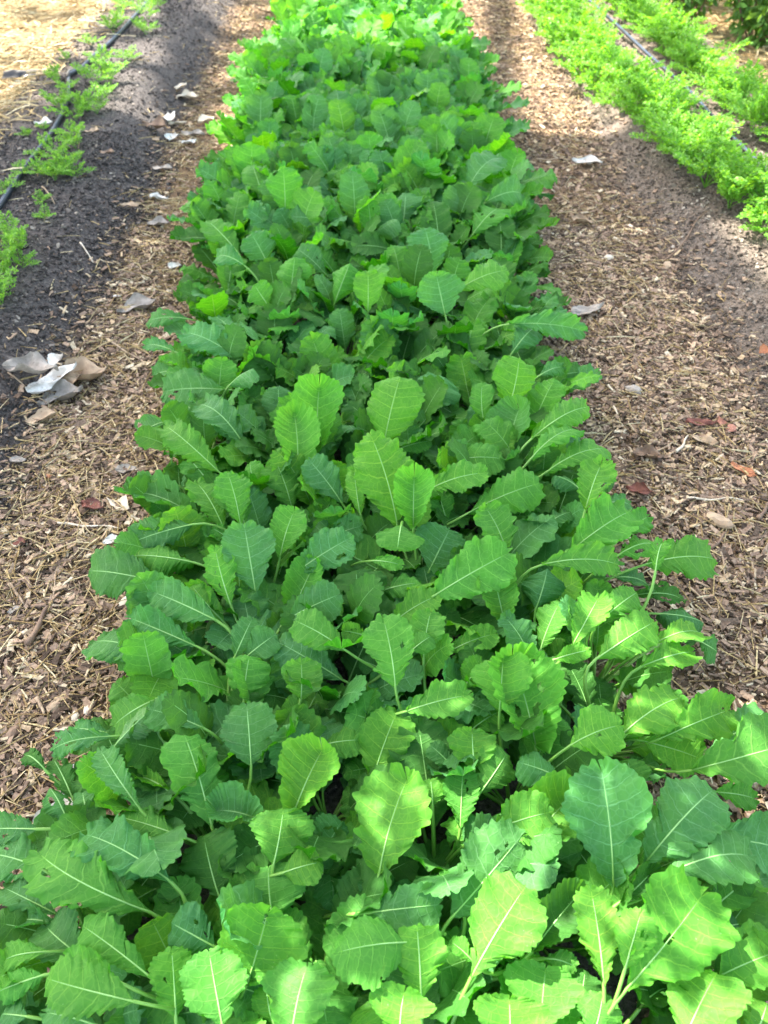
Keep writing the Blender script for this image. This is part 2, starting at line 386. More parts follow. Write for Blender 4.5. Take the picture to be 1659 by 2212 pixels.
def make_leaf(root, Bp, Tp, N0, hw, seed, arch=.12, stalk_r=.0029, rows=50, nc=6, holes=None, lod=False, **kw):
    """returns blade mesh and stalk mesh in plant coordinates"""
    root, Bp, Tp, N0 = (np.array(q, float) for q in (root, Bp, Tp, N0))
    ax = Tp - Bp; Lc = np.linalg.norm(ax); ax /= Lc
    N0 = N0 - N0.dot(ax) * ax; N0 /= np.linalg.norm(N0)
    C = bez2(Bp, (Bp + Tp) / 2 + N0 * arch * Lc * 2, Tp, 17)
    L = np.linalg.norm(np.diff(C, axis=0), axis=1).sum()
    V, av, flat, (C_, N_, nr, ncc) = leaf_grid(C, N0, L, hw, seed, rows, nc, **kw)
    F = grid_faces(nr, ncc)
    if holes:
        fc = av[F].mean(1)
        keep = np.ones(len(F), bool)
        for (ha, hv, hr) in holes:
            dd = np.hypot((fc[:, 0] - ha) * 1.6, fc[:, 1] - hv)
            keep &= dd > hr * (.75 + .5 * vn(fc[:, 0] * 60 + seed, fc[:, 1] * 30))
        F = F[keep]
    blade = mesh_np('leaf', V, F, M_LEAF, attrs={'av': av, 'flat': flat})
    T0 = C[1] - C[0]; T0 /= np.linalg.norm(T0)
    dist = np.linalg.norm(Bp - root)
    pet = bez3(root, root + np.array([0, 0, .18 * dist]) + .3 * (Bp - root), Bp - T0 * dist * .3, Bp, 9 if not lod else 5)
    m = 12 if not lod else 7
    si = np.linspace(0, .86, m + 1)[1:]; s = np.linspace(0, 1, 17)
    mr = np.stack([np.interp(si, s, C[:, i] + N_[:, i] * .0004) for i in range(3)], 1)
    P_ = np.concatenate([pet, mr]); rr = np.concatenate([np.linspace(stalk_r * 1.5, stalk_r, len(pet)), stalk_r * (1 - si) ** .9 * .46 + .0002])
    Vt, Ft = tube_np(P_, rr, 6 if not lod else 4, .75)
    spv = np.repeat(np.concatenate([np.linspace(0, .35, len(pet)), np.linspace(.45, 1, m)]), 6 if not lod else 4)
    stalk = mesh_np('leaf_stalk', Vt, Ft, M_STALK, attrs={'sp': np.stack([spv, 0 * spv, 0 * spv], 1)})
    return blade, stalk

TINT = {'g': (.034, .165, .042), 'm': (.044, .208, .018), 'y': (.054, .230, .012), 'd': (.014, .100, .006), 'p': (.09, .26, .08)}  # d darkened for gap shade; y and g partly carry backlight and sky reflection
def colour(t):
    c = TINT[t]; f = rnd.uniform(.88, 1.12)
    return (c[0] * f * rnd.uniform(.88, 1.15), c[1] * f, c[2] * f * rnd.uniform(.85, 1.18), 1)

# ------------------------------------------------------------------ the rows of greens: plants on a jittered grid
NX = 6; DY = .185
PL = []
for j in range(41):
    for i in range(NX):
        x = (-.44 + .176 * i) + rnd.uniform(-.035, .035); y = .10 + j * DY + rnd.uniform(-.045, .045) + (.08 if i % 2 else 0)
        if 2.2 < y < 5.2: x = x * 1.07 - (.03 if i == 0 else 0)
        if y > 5.2: x *= .94
        PL.append(dict(x=x, y=y, i=i, j=j, z=float(gz(x, y)), hero=[], holes=0))
# leaves read off the photograph: (base x, y, tip x, y, width, tint, layer)
H5 = [(915,590,790,175,225,'m',3),(1085,330,1065,55,220,'g',3),(1110,410,1200,110,150,'g',1),(1270,530,1400,245,230,'y',3),(1090,548,925,520,165,'g',2),(1180,760,1225,505,240,'y',3),
(1220,790,1395,740,150,'y',3),(1340,790,1480,560,190,'g',1),(950,900,880,620,255,'d',2),(740,830,355,620,210,'g',3),(650,960,165,700,230,'m',2),(930,1110,730,1000,190,'g',3),
(1070,1260,1160,945,350,'y',3),(960,1450,900,1115,250,'m',4),(760,1420,740,1105,180,'y',3),(1180,1000,1160,755,330,'m',2),(1260,1500,1330,1180,290,'m',3),(1180,1440,1150,1270,130,'y',2),
(650,1240,345,1010,150,'m',3),(510,1260,300,1150,120,'m',3),(580,1345,185,1240,195,'m',4),(420,1450,195,1395,120,'g',3),(120,1410,5,1400,120,'g',2),(350,1150,200,1020,210,'g',1),
(200,1130,-10,1190,110,'m',2),(190,1230,-20,1310,110,'m',2),(210,790,-60,710,185,'g',1),(160,600,-60,600,120,'g',1),(250,970,10,850,120,'g',1),(230,1005,90,1000,100,'g',1),
(50,1085,80,930,130,'m',1),(300,580,210,420,100,'g',1),(315,470,225,290,90,'d',1),(200,350,105,285,70,'d',1),(450,570,325,540,90,'g',1),(490,200,215,270,95,'g',2),(470,185,310,165,80,'g',1),
(670,40,488,160,165,'m',2),(480,260,665,75,110,'p',3),(610,520,430,250,105,'g',3),(730,435,590,370,60,'y',2),(880,165,635,80,150,'g',3),(790,370,655,240,150,'p',1),(780,630,500,545,150,'m',2),
(1300,170,1390,-20,180,'m',1),(1100,70,1060,-120,170,'m',2),(1210,135,1315,35,90,'m',2),(1400,235,1575,215,125,'m',2),(1440,1040,1620,800,180,'d',1),(830,1010,690,870,120,'g',1),
(560,1150,700,1040,120,'m',1),(420,600,360,430,90,'g',1),(640,420,560,350,80,'m',1)]
H6 = [(-20,790,110,365,320,'y',3),(-60,430,60,85,200,'y',2),(100,90,375,20,150,'m',3),(655,245,545,-150,275,'m',3),(805,240,1030,150,205,'y',4),(1020,200,1300,30,205,'y',3),
(1190,210,1495,85,180,'y',3),(1120,220,1375,300,175,'y',2),(1330,345,1760,230,275,'m',2),(1400,260,1650,85,130,'g',0),(1415,640,1740,700,235,'g',1),(1430,440,1605,470,115,'m',1),
(990,840,935,325,315,'g',4),(1130,745,1430,425,255,'g',3),(1185,815,1590,720,235,'g',3),(1080,440,1050,295,155,'m',2),(765,385,575,310,150,'g',3),(470,605,725,525,205,'y',4),
(630,650,810,460,235,'m',3),(410,450,535,265,175,'m',3),(390,325,380,170,190,'y',3),(375,175,505,90,110,'y',2),(330,595,340,340,145,'m',2),(210,500,200,380,120,'y',2),(305,345,195,235,85,'g',2),
(290,985,605,615,285,'g',3),(380,1235,625,830,285,'y',4),(-60,960,255,925,185,'g',3),(110,1090,-225,1140,290,'m',4),(160,1345,140,1000,215,'y',4),(70,1490,90,1295,245,'y',4),
(640,1130,855,865,170,'d',3),(950,1275,890,845,165,'y',4),(1040,1210,1115,945,150,'y',5),(1050,1290,1385,870,340,'y',4),(1100,905,1340,830,100,'m',3),(1020,915,1150,790,110,'d',3),
(1450,1235,1740,1120,265,'y',3),(1290,1530,1445,1210,305,'y',4),(1600,1500,1655,1345,170,'y',3),(680,1450,700,1190,295,'m',3),(540,1570,540,1325,295,'y',4),(900,1500,945,1305,170,'m',3),
(840,1400,870,1200,140,'d',2),(1400,960,1610,790,150,'m',1),(1420,1040,1600,1010,110,'g',1),(960,860,800,640,170,'d',1),(190,430,150,285,120,'d',1),(130,340,170,110,100,'g',1),
(690,1160,835,1200,85,'m',3),(530,1225,700,1190,90,'y',2),(385,1175,285,1085,100,'m',3),(320,900,235,795,90,'m',3),(1500,700,1640,900,130,'g',0),(1100,1380,1230,1290,150,'d',1),(700,760,640,640,110,'d',0)]
H8 = [(870,350,960,-15,265,'y',4),(525,415,530,35,240,'m',3),(940,790,790,290,270,'y',4),(410,545,390,175,200,'m',3),(1025,795,1030,515,190,'m',4),(650,675,465,435,160,'g',3),(745,735,710,475,100,'y',3),
(385,705,290,435,180,'m',2),(320,955,400,700,180,'m',3),(490,835,590,655,150,'m',1),(405,1035,700,850,205,'g',3),(570,860,755,790,140,'g',2),(190,1135,130,785,245,'g',3),(60,1210,-25,895,150,'m',3),
(110,1245,90,930,110,'y',2),(370,1285,510,975,170,'m',2),(375,1275,640,1150,195,'g',3),(735,1285,720,1010,275,'d',2),(855,1135,1065,1090,130,'m',2),(920,1300,1150,1160,150,'y',3),
(1125,1165,1545,925,265,'m',4),(1110,1025,1220,800,265,'g',2),(1095,605,1410,510,165,'m',4),(1310,725,1710,560,205,'m',3),(1195,455,1520,440,175,'m',3),(1190,445,1365,305,170,'m',2),
(1070,195,1200,-5,225,'g',2),(1540,375,1590,165,225,'g',3),(1535,355,1345,255,110,'m',3),(1400,255,1390,30,110,'m',3),(1520,195,1585,-110,215,'y',4),(1510,905,1400,685,220,'m',3),(1200,765,1150,600,140,'m',2),
(1505,1295,1450,1055,190,'m',3),(1645,1510,1500,1265,180,'g',3),(1080,1485,1120,1235,170,'m',3),(930,1650,860,1265,240,'m',4),(670,1450,385,1285,175,'m',4),(650,1605,300,1400,190,'g',2),
(140,1485,295,1365,160,'g',3),(765,1370,645,1345,100,'m',3),(430,1700,430,1500,200,'m',3),(130,1700,160,1470,225,'m',3),(1285,1650,1395,1495,140,'y',3),(1480,1770,1500,1480,300,'y',4),
(945,385,1125,340,100,'m',3),(960,385,1115,195,140,'g',1),(775,285,690,45,160,'g',1),(310,265,310,45,150,'g',2),(190,605,160,445,130,'m',2),(110,785,40,505,170,'m',3),(1200,1465,1465,1360,130,'y',2),
(960,790,940,925,230,'m',4),(800,975,970,1000,70,'m',3),(1010,1455,1125,1370,120,'m',3),(80,1485,175,1275,130,'g',3),(125,365,-5,195,120,'g',2),(220,485,200,355,70,'m',1),(1110,1135,1080,1005,100,'g',1),
(1480,1035,1625,1010,150,'g',1),(1620,1235,1665,1000,120,'g',1),(870,1560,740,1500,110,'d',1),(250,1350,160,1200,110,'d',1),(720,900,850,800,130,'d',0)]
H3 = [(1245,1595,800,1555,235,'m',2),(1035,1725,550,1650,285,'g',1),(1235,1350,800,1490,215,'g',2),(1235,1285,810,1160,205,'g',1),(1430,1365,1255,1080,205,'m',2),(1570,1345,1445,1020,215,'m',3),
(1385,1965,970,1780,225,'g',3),(1435,1975,1225,1735,155,'m',2),(1265,2135,830,1950,205,'g',2),(1015,2205,580,2110,255,'g',1),(1405,1015,1055,715,175,'m',3),(1065,690,895,790,195,'g',1),
(1440,485,1040,500,235,'g',2),(1560,835,1265,580,195,'g',2),(1540,295,1185,120,195,'g',2),(1550,215,1365,15,135,'g',2),(1125,245,930,205,90,'g',1),(1135,365,985,400,115,'g',0),(1215,35,940,55,115,'g',1),
(1470,460,1635,345,140,'p',3),(1100,925,1075,1045,80,'m',0),(1370,1115,1215,930,170,'m',2),(1135,1100,850,1115,90,'m',1),(1455,1435,1360,1375,100,'m',2),(1350,700,1130,560,150,'g',1),(1250,900,1100,820,140,'g',1)]
H4 = [(190,775,560,585,155,'m',4),(180,905,490,725,155,'m',4),(280,985,675,850,175,'m',3),(520,1225,625,930,205,'y',4),(435,1475,815,1225,275,'m',4),(250,1565,750,1575,180,'m',4),(725,1505,960,1440,195,'m',3),
(890,1565,1360,1545,265,'m',2),(955,1620,1005,1425,100,'y',4),(965,1870,1270,1935,205,'g',0),(210,1845,285,1575,245,'g',3),(240,2095,365,1795,205,'m',3),(440,2065,605,1765,190,'y',4),
(625,1905,850,1735,170,'m',3),(590,2150,960,1915,235,'y',4),(940,2065,1260,2005,170,'y',3),(870,2200,1195,2110,180,'y',3),(690,1645,915,1700,170,'g',1),(330,2155,555,2095,110,'y',3),
(755,1385,910,1265,150,'m',2),(45,65,525,115,145,'g',3),(55,255,210,85,165,'g',2),(200,455,510,365,165,'d',1),(235,385,385,335,100,'g',2),(145,630,405,535,120,'d',0),(1240,2045,1345,2110,170,'g',0),
(485,1095,315,1005,110,'g',3),(130,1335,205,1195,110,'m',2),(235,1345,445,1235,100,'g',2),(560,1020,710,1050,150,'g',0),(800,1760,1130,1790,120,'d',0),(640,1180,800,1190,130,'g',0)]
H7 = [(565,945,555,735,135,'m',4),(770,785,680,670,150,'g',3),(725,975,585,955,105,'g',3),(1215,1220,1180,1005,160,'g',4),(1270,1385,1230,1205,185,'g',4),(930,1375,930,1195,125,'y',4),(1335,1275,1545,1190,135,'m',4),
(1390,1035,1510,915,145,'m',3),(1370,835,1505,695,145,'g',4),(1050,805,1175,635,140,'y',4),(1240,785,1230,565,120,'m',3),(940,1045,925,865,95,'y',3),(590,1315,610,1125,135,'m',3),(740,1205,615,1095,110,'g',3),
(505,1195,415,1025,135,'g',3),(360,1115,225,975,120,'m',3),(385,1170,265,1135,95,'g',3),(880,875,850,735,110,'g',3),(665,535,680,405,125,'g',3),(950,775,935,585,110,'m',3),(945,1045,1065,965,85,'p',3),
(1450,890,1610,855,120,'g',3),(470,875,420,725,115,'m',3),(1290,615,1310,495,145,'g',3),(780,1345,855,1150,105,'m',3),(490,1345,430,1255,115,'m',3),(1000,470,1040,320,150,'d',4),(400,1090,80,1060,90,'d',1),(1030,1100,850,1090,120,'d',2)]
HOLES = {(6, 25): [(.55, -.35, .10), (.62, .25, .05), (.70, .05, .055), (.63, .05, .05), (.28, .55, .09), (.74, .2, .05)],
         (8, 17): [(.45, .5, .07), (.3, .3, .06), (.35, -.3, .07), (.5, -.4, .06), (.25, -.1, .08)],
         (4, 6): [(.35, -.45, .14), (.6, .5, .07), (.15, .5, .1)], (5, 31): [(.5, .4, .16), (.3, -.5, .2), (.75, -.3, .1)], (5, 32): [(.4, .6, .2), (.7, -.4, .15)],
         (5, 35): [(.5, .2, .12), (.7, -.5, .16)], (5, 26): [(.3, .5, .12), (.6, -.3, .06)], (3, 11): [(.5, 0, .12), (.75, -.6, .16)], (5, 12): [(.78, .03, .07), (.9, .05, .10)],
         (6, 35): [(.35, -.75, .22), (.7, .2, .03)], (6, 34): [(.45, .0, .06)], (6, 6): [(.8, .2, .05)], (6, 14): [(.45, .4, .07), (.6, -.2, .03)], (6, 37): [(.45, .7, .07)], (8, 10): [(.6, -.6, .12), (.2, -.4, .1)],
         (8, 27): [(.5, .2, .03)], (8, 2): [(.3, -.5, .06), (.5, -.3, .025)], (7, 0): [(.8, .7, .15)], (7, 1): [(.6, -.7, .15)], (4, 3): [(.4, -.6, .1)]}
LAY = [.10, .15, .19, .225, .26, .285]
NP = np.array([[p['x'], p['y']] for p in PL])
def to_disp(k, x, y):
    ox, oy, s = {5: (0, 2200, .7378), 6: (1224, 2200, .7378), 8: (700, 1200, .6028), 3: (0, 1000, .4973), 4: (1600, 1000, .5112), 7: (500, 0, .7233)}[k]
    return (ox + x * s) / 1.4756, (oy + y * s) / 1.4756, s / 1.4756
seed = 100
for k, lst in ((5, H5), (6, H6), (8, H8), (3, H3), (4, H4), (7, H7)):
    for n, (bx, by, tx, ty, wpx, tint, lay) in enumerate(lst):
        seed += 1
        bx, by, s = to_disp(k, bx, by); tx, ty, _ = to_disp(k, tx, ty); w = wpx * s
        zc = LAY[lay] + rnd.uniform(-.012, .012)
        mid = U((bx + tx) / 2, (by + ty) / 2, zc); sc = px_per_m(mid)
        Lpx = math.hypot(tx - bx, ty - by); Lm = Lpx / sc
        upf = (by - ty) / Lpx                          # 1 points away, -1 towards the camera
        view = (mid - Vector((0, 0, CAM_H))).normalized(); phi = math.asin(-view.z)
        el = (math.pi / 2 - phi)
        dz = Lm * upf * math.sin(el * (.8 if upf > 0 else .5)) + .012 * (1 - abs(upf))
        outx = mid.x * (tx - bx) > 0 and abs(mid.x) > .38
        if outx: dz -= .035
        dz = max(-.08, min(.15, dz))
        zb = max(.05, zc - dz / 2); zt = max(.045, zc + dz / 2)
        Bp = U(bx, by, zb); Tp = U(tx, ty, zt)
        toc = -view
        N0 = Vector((0, 0, .7)) + toc * .75 + Vector((rnd.uniform(-.45, .45), rnd.uniform(-.25, .35), 0))
        axh = (Tp - Bp); axh.z = 0
        if axh.length > 1e-4: axh.normalize()
        want = Bp - axh * (.05 + .03 * rnd.random()) * (1 if abs(upf) < .8 else .6)
        d = np.hypot(NP[:, 0] - want.x, NP[:, 1] - want.y)
        back = (Bp.x - NP[:, 0]) * axh.x + (Bp.y - NP[:, 1]) * axh.y
        d = d + np.where(back < .015, .25 + np.abs(back), 0)
        pi = int(np.argmin(d)); p = PL[pi]
        root = Vector((p['x'], p['y'], p['z']))
        kw = dict(arch=(.06 + .09 * rnd.random()) * (1.5 if outx or upf < 0 else 1), cup=rnd.uniform(-.25, .25), ruffle=rnd.uniform(.022, .05), twist=rnd.uniform(-.45, .45), lobed=rnd.choice([.15, .3, .5]), peak=rnd.uniform(.56, .68), teeth=rnd.choice([13, 14, 15, 16]), amp=rnd.uniform(.026, .038), quilt=rnd.uniform(.001, .004))
        hl = HOLES.get((k, n))
        if hl is None and rnd.random() < .16: hl = [(rnd.uniform(.25, .8), rnd.uniform(-.8, .8), rnd.uniform(.035, .10)) for _ in range(rnd.randint(1, 4))]
        if tint == 'p' or rnd.random() < .07: kw['cup'] = rnd.choice([-.8, .7, .9])
        bl, st = make_leaf((0, 0, 0), Bp - root, Tp - root, N0, w / sc / 2 * 1.12, seed, rows=100 if hl else 78, nc=20 if hl else 7, holes=hl, stalk_r=.0029, **kw)
        p['hero'].append((bl, st, tint)); p['holes'] += 1 if (k, n) in HOLES else 0

# fill leaves: a library of archetypes rising from the root at the origin
ARC = []
for q in range(34):
    e = [70, 60, 48, 38, 26][q % 5] + rnd.uniform(-5, 5); e = R(e)
    pl = rnd.uniform(.07, .12); bl_ = rnd.uniform(.13, .20)
    e2 = e - R(rnd.uniform(0, 26))
    B_ = (pl * math.cos(e), 0, pl * math.sin(e)); T_ = (B_[0] + bl_ * math.cos(e2), rnd.uniform(-.02, .02), max(.03, B_[2] + bl_ * math.sin(e2)))
    N_ = (-.5 * math.sin(e), rnd.uniform(-.15, .15), 1)
    ARC.append((make_leaf((0, 0, 0), B_, T_, N_, bl_ * rnd.uniform(.27, .37), 900 + q, arch=rnd.uniform(.05, .14), rows=50, nc=5, lod=True, cup=rnd.uniform(-.3, .35), ruffle=rnd.uniform(.02, .055), twist=rnd.uniform(-.4, .4), lobed=rnd.choice([.2, .4]), peak=rnd.uniform(.55, .68), teeth=rnd.choice([11, 12, 13]), amp=.034), math.degrees(e)))
def ordn(n):
    w = ['first', 'second', 'third', 'fourth', 'fifth', 'sixth', 'seventh', 'eighth', 'ninth', 'tenth', 'eleventh', 'twelfth', 'thirteenth', 'fourteenth', 'fifteenth', 'sixteenth', 'seventeenth', 'eighteenth', 'nineteenth']
    t = {2: 'twent', 3: 'thirt', 4: 'fort', 5: 'fift', 6: 'sixt', 7: 'sevent', 8: 'eight', 9: 'ninet'}
    if n <= 19: return w[n - 1]
    return (t[n // 10] + 'ieth') if n % 10 == 0 else t[n // 10] + 'y ' + w[n % 10 - 1]
LINE = ['at the bed\'s left edge', 'one in from the left edge', 'just left of centre', 'just right of centre', 'one in from the right edge', 'at the bed\'s right edge']
for p in PL:
    root = bpy.data.objects.new('mustard_green_plant', None); COL.objects.link(root); root.empty_display_size = .05
    root.location = (p['x'], p['y'], p['z'])
    tints = [h[2] for h in p['hero']]
    look = 'hole-chewed leafy green' if p['holes'] else ('yellow-green leafy plant' if tints.count('y') >= 2 else ('blue-green leafy plant' if tints.count('g') >= 3 else 'leafy green plant'))
    tag(root, f"{look} {LINE[p['i']]}, {ordn(p['j'] + 1)} from the near end", 'leafy green', 'leafy greens planted in the middle bed')
    for bl, st, t in p['hero']:
        lo = link('leaf', bl, root); lo.color = colour(t); link('leaf_stalk', st, lo)
    near = p['y'] < 2.75
    edge = p['i'] in (0, NX - 1)
    nf = max(11, 16 - len(p['hero'])) if near else (18 if p['y'] < 5 else 14)
    a0 = rnd.uniform(0, 360)
    for q in range(nf):
        az = a0 + q * 137.5 + rnd.uniform(-15, 15)
        if not near and not (edge and q % 2) and rnd.random() < .62: az = 90 + rnd.uniform(-75, 75)
        (bl, st), e = ARC[rnd.randrange(len(ARC))] if not near else ARC[rnd.choice([i for i in range(34) if i % 5 >= 1] + [0, 5, 10])]
        lo = link('leaf', bl, root); lo.rotation_euler = (0, 0, R(az))
        s = rnd.uniform(.68, .95) if near else rnd.uniform(.88, 1.2) * (1 - .04 * (q % 3))
        if edge and math.cos(R(az)) * p['x'] > 0: s *= .9 if near else 1.02
        lo.scale = (s, s, s)
        t = rnd.choice('ggmmddddy') if near else rnd.choice('ggggggmmmmmyddg')  # near fill leans on the dark tint, painting shade into the gaps
        if p['y'] > 4.7: t = rnd.choice('mmmyyg')  # yellower tints paint in the sunlight at the far end
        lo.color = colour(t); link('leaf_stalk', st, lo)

# ------------------------------------------------------------------ drip lines
k = NT('drip_tube'); k.p.inputs['Base Color'].default_value = C4(.014, .018, .026); k.p.inputs['Roughness'].default_value = .5; k.p.inputs['Specular IOR Level'].default_value = .25; M_TUBE = k.m
k = NT('drip_stripe'); k.p.inputs['Base Color'].default_value = C4(.03, .09, .20); k.p.inputs['Roughness'].default_value = .4; M_STRIPE = k.m
k = NT('drip_fitting'); k.p.inputs['Base Color'].default_value = C4(.02, .02, .022); k.p.inputs['Roughness'].default_value = .5; M_FIT = k.m
def smooth_pts(pts, n):
    pts = np.array(pts, float); d = np.concatenate([[0], np.cumsum(np.linalg.norm(np.diff(pts, axis=0), axis=1))])
    t = np.linspace(0, d[-1], n); Q = np.stack([np.interp(t, d, pts[:, i]) for i in range(3)], 1)
    for _ in range(3): Q[1:-1] = (Q[:-2] + 2 * Q[1:-1] + Q[2:]) / 4
    return Q
def drip(pts, r, label, n=120, emit=True):
    Q = smooth_pts(pts, n)
    V, F = tube_np(Q, r, 10); o = link('drip_line', mesh_np('drip_line', V, F, M_TUBE)); tag(o, label, 'drip tube', 'drip irrigation tubes')
    for s in (-1, 1):
        Q2 = Q + np.array([s * r * .35, 0, r * .93]); V, F = tube_np(Q2, r * .10, 4); link('colour_stripe', mesh_np('colour_stripe', V, F, M_STRIPE), o)
    return o, Q
lp = [U(-120, 640, .135), U(-40, 500, .135), U(0, 440, .135), U(60, 352, .135), U(110, 290, .14), (U(133, 245, .14)), U(149, 205, .14), U(148, 168, .14)]
def gp(p, up=.012): return (p.x, p.y, float(gz(p.x, p.y)) + up)
o, Q = drip([gp(p) for p in lp], .0115, 'black drip tube bending along the left bed beside small carrot tops')
lp2 = [U(148, 160, .14), U(175, 143, .14), U(200, 122, .14), U(235, 90, .14), U(262, 62, .14), U(310, 12, .14), U(340, -30, .14)]
drip([gp(p) for p in lp2], .0115, 'black drip tube running off behind the kink at the top of the left bed')
V, F = tube_np([gp(U(146, 170, .14), .014), gp(U(149, 154, .14), .016), gp(U(166, 147, .14), .014)], [.012, .013, .012], 10)
tag(link('tube_elbow', mesh_np('tube_elbow', V, F, M_FIT)), 'black elbow joint where the left drip tube kinks', 'tube joint')
rp = [U(1990, 690, .12), U(1800, 520, .12), U(1659, 386, .12), U(1560, 290, .12), U(1480, 205, .12), U(1400, 130, .12), U(1335, 68, .12), U(1270, 10, .12), U(1220, -40, .12)]
drip([gp(p, .045) for p in rp], .009, 'black drip tube running straight between the two carrot rows on the right')
drip([(-.02 + .01 * math.sin(t * 2), t, float(gz(0, t)) + .014) for t in np.linspace(0, 8, 30)], .008, 'drip tube on the dark soil hidden under the middle greens')

# ------------------------------------------------------------------ carrots
def frond_mesh(seed, Lf, mat, lean):
    r = np.random.RandomState(seed); n = 9
    t = np.linspace(0, 1, n)
    e = R(80 - lean * 22); 
    C = np.stack([Lf * (t * math.cos(e) + lean * .42 * t ** 2), .06 * Lf * np.sin(t * 3 + r.rand() * 6) * t, Lf * (t * math.sin(e) - lean * .30 * t ** 2)], 1)
    V = []; F = []; o = 0
    v, f = tube_np(C, np.linspace(.0016, .0005, n), 3, caps=False); V.append(v); F += f; o += len(v)
    def leaflet(p, d, ln, wd):
        nonlocal o
        d = d / np.linalg.norm(d); s = np.cross(d, [0, 0, 1]) + .5 * r.randn(3); s -= s.dot(d) * d; s /= np.linalg.norm(s)
        q = np.array([p, p + d * ln * .5 + s * wd, p + d * ln, p + d * ln * .55 - s * wd]); V.append(q); F.append((o, o + 1, o + 2, o + 3)); o += 4
    for i, tt in enumerate(np.linspace(.34, .98, 9)):
        p = np.array([np.interp(tt, t, C[:, c]) for c in range(3)])
        T = np.array([np.interp(min(1, tt + .02), t, C[:, c]) for c in range(3)]) - p; T /= np.linalg.norm(T) + 1e-9
        for sd in (-1, 1):
            bl = Lf * .36 * (1 - abs(tt - .5) * 1.15)
            d = np.array([0, sd * 1.0, .12]) + T * .75 + .18 * r.randn(3); d /= np.linalg.norm(d)
            for m in range(4):
                q = p + d * bl * (m + .8) / 4 + np.array([0, 0, -.10 * bl * ((m + .8) / 4) ** 2])
                for s2 in (-1, 1):
                    dd = d * .8 + s2 * np.cross(d, [0, 0, 1]) * .8 + .45 * r.randn(3)
                    leaflet(q, dd, .012 + .010 * r.rand(), .0042 + .0022 * r.rand())
            leaflet(p + d * bl, d, .012, .003)
    V = np.concatenate(V)
    return mesh_np('frond', V, F, mat, smooth=False)
FR = {m.name: [frond_mesh(40 + i, .15 + .05 * (i % 3) / 2, m, .3 + .22 * (i % 5)) for i in range(9)] for m in (M_CARROT, M_CARROT_B)}
def carrot(x, y, s, label, group, mat=M_CARROT, nfr=7):
    r = bpy.data.objects.new('carrot_plant', None); COL.objects.link(r); r.empty_display_size = .04
    r.location = (x, y, float(gz(x, y)) - .002); tag(r, label, 'carrot plant', group)
    a0 = rnd.uniform(0, 360)
    for i in range(nfr):
        f = link('frond', rnd.choice(FR[mat.name]), r); f.rotation_euler = (0, 0, R(a0 + i * 137 + rnd.uniform(-20, 20))); q = s * rnd.uniform(.75, 1.1); f.scale = (q, q, q)
def rowx(y, side):
    c = np.interp(y, [1.5, 2.6, 3.5, 5, 9], [1.78, 1.64, 1.50, 1.34, 1.24])
    return c - .015 if side == 0 else c + np.interp(y, [2, 3.4, 5, 9], [.50, .50, .49, .48])
for side, nm in ((0, 'left of the right drip tube'), (1, 'right of the right drip tube')):
    n = 88 if side == 0 else 76; y0 = 2.1 if side == 0 else 2.9; y1 = 8.2
    for i in range(n):
        y = y0 + (y1 - y0) * i / n + rnd.uniform(-.02, .02); lane = (i % 3 - 1)
        x = rowx(y, side) + lane * (.078 if side == 0 else .06) + rnd.uniform(-.03, .03)
        carrot(x, y, rnd.choice([.7, .82, .9, 1.0, 1.1]), f"feathery carrot top {nm}, {ordn(i + 1)} from the near end", 'carrot tops in the right bed', M_CARROT, 9)
lc = [(322, 45, 1.1), (315, 75, .9), (245, 70, 1.0), (262, 50, .8), (280, 130, .8), (225, 150, 1.0), (212, 185, 1.1), (240, 180, .9), (235, 205, .7), (120, 180, .8), (150, 200, .8), (190, 240, 1.0), (165, 258, 1.0), (130, 240, .9), (210, 245, .8), (145, 225, .6), (155, 300, .8), (165, 325, .8), (125, 350, .9), (150, 370, .9), (120, 390, .9), (95, 380, .7), (165, 385, .6), (48, 380, .5), (8, 415, .6), (30, 520, .8), (45, 545, .8), (20, 570, .9), (50, 580, .5), (15, 600, .7), (5, 660, .8), (100, 470, .45), (88, 435, .5), (62, 300, .4), (98, 285, .4), (200, 100, .7), (145, 130, .5), (-30, 640, .9), (-40, 560, .8), (340, 20, .9), (270, 20, .8), (330, -20, .8)]
lc.sort(key=lambda t: -t[1])
for i, (px, py, s) in enumerate(lc):
    q = U(px, py, .12)
    carrot(q.x, q.y, s * .68, f"sparse young carrot top in the left bed, {ordn(i + 1)} from the near end", 'young carrot tops in the left bed', M_CARROT_B, 6)

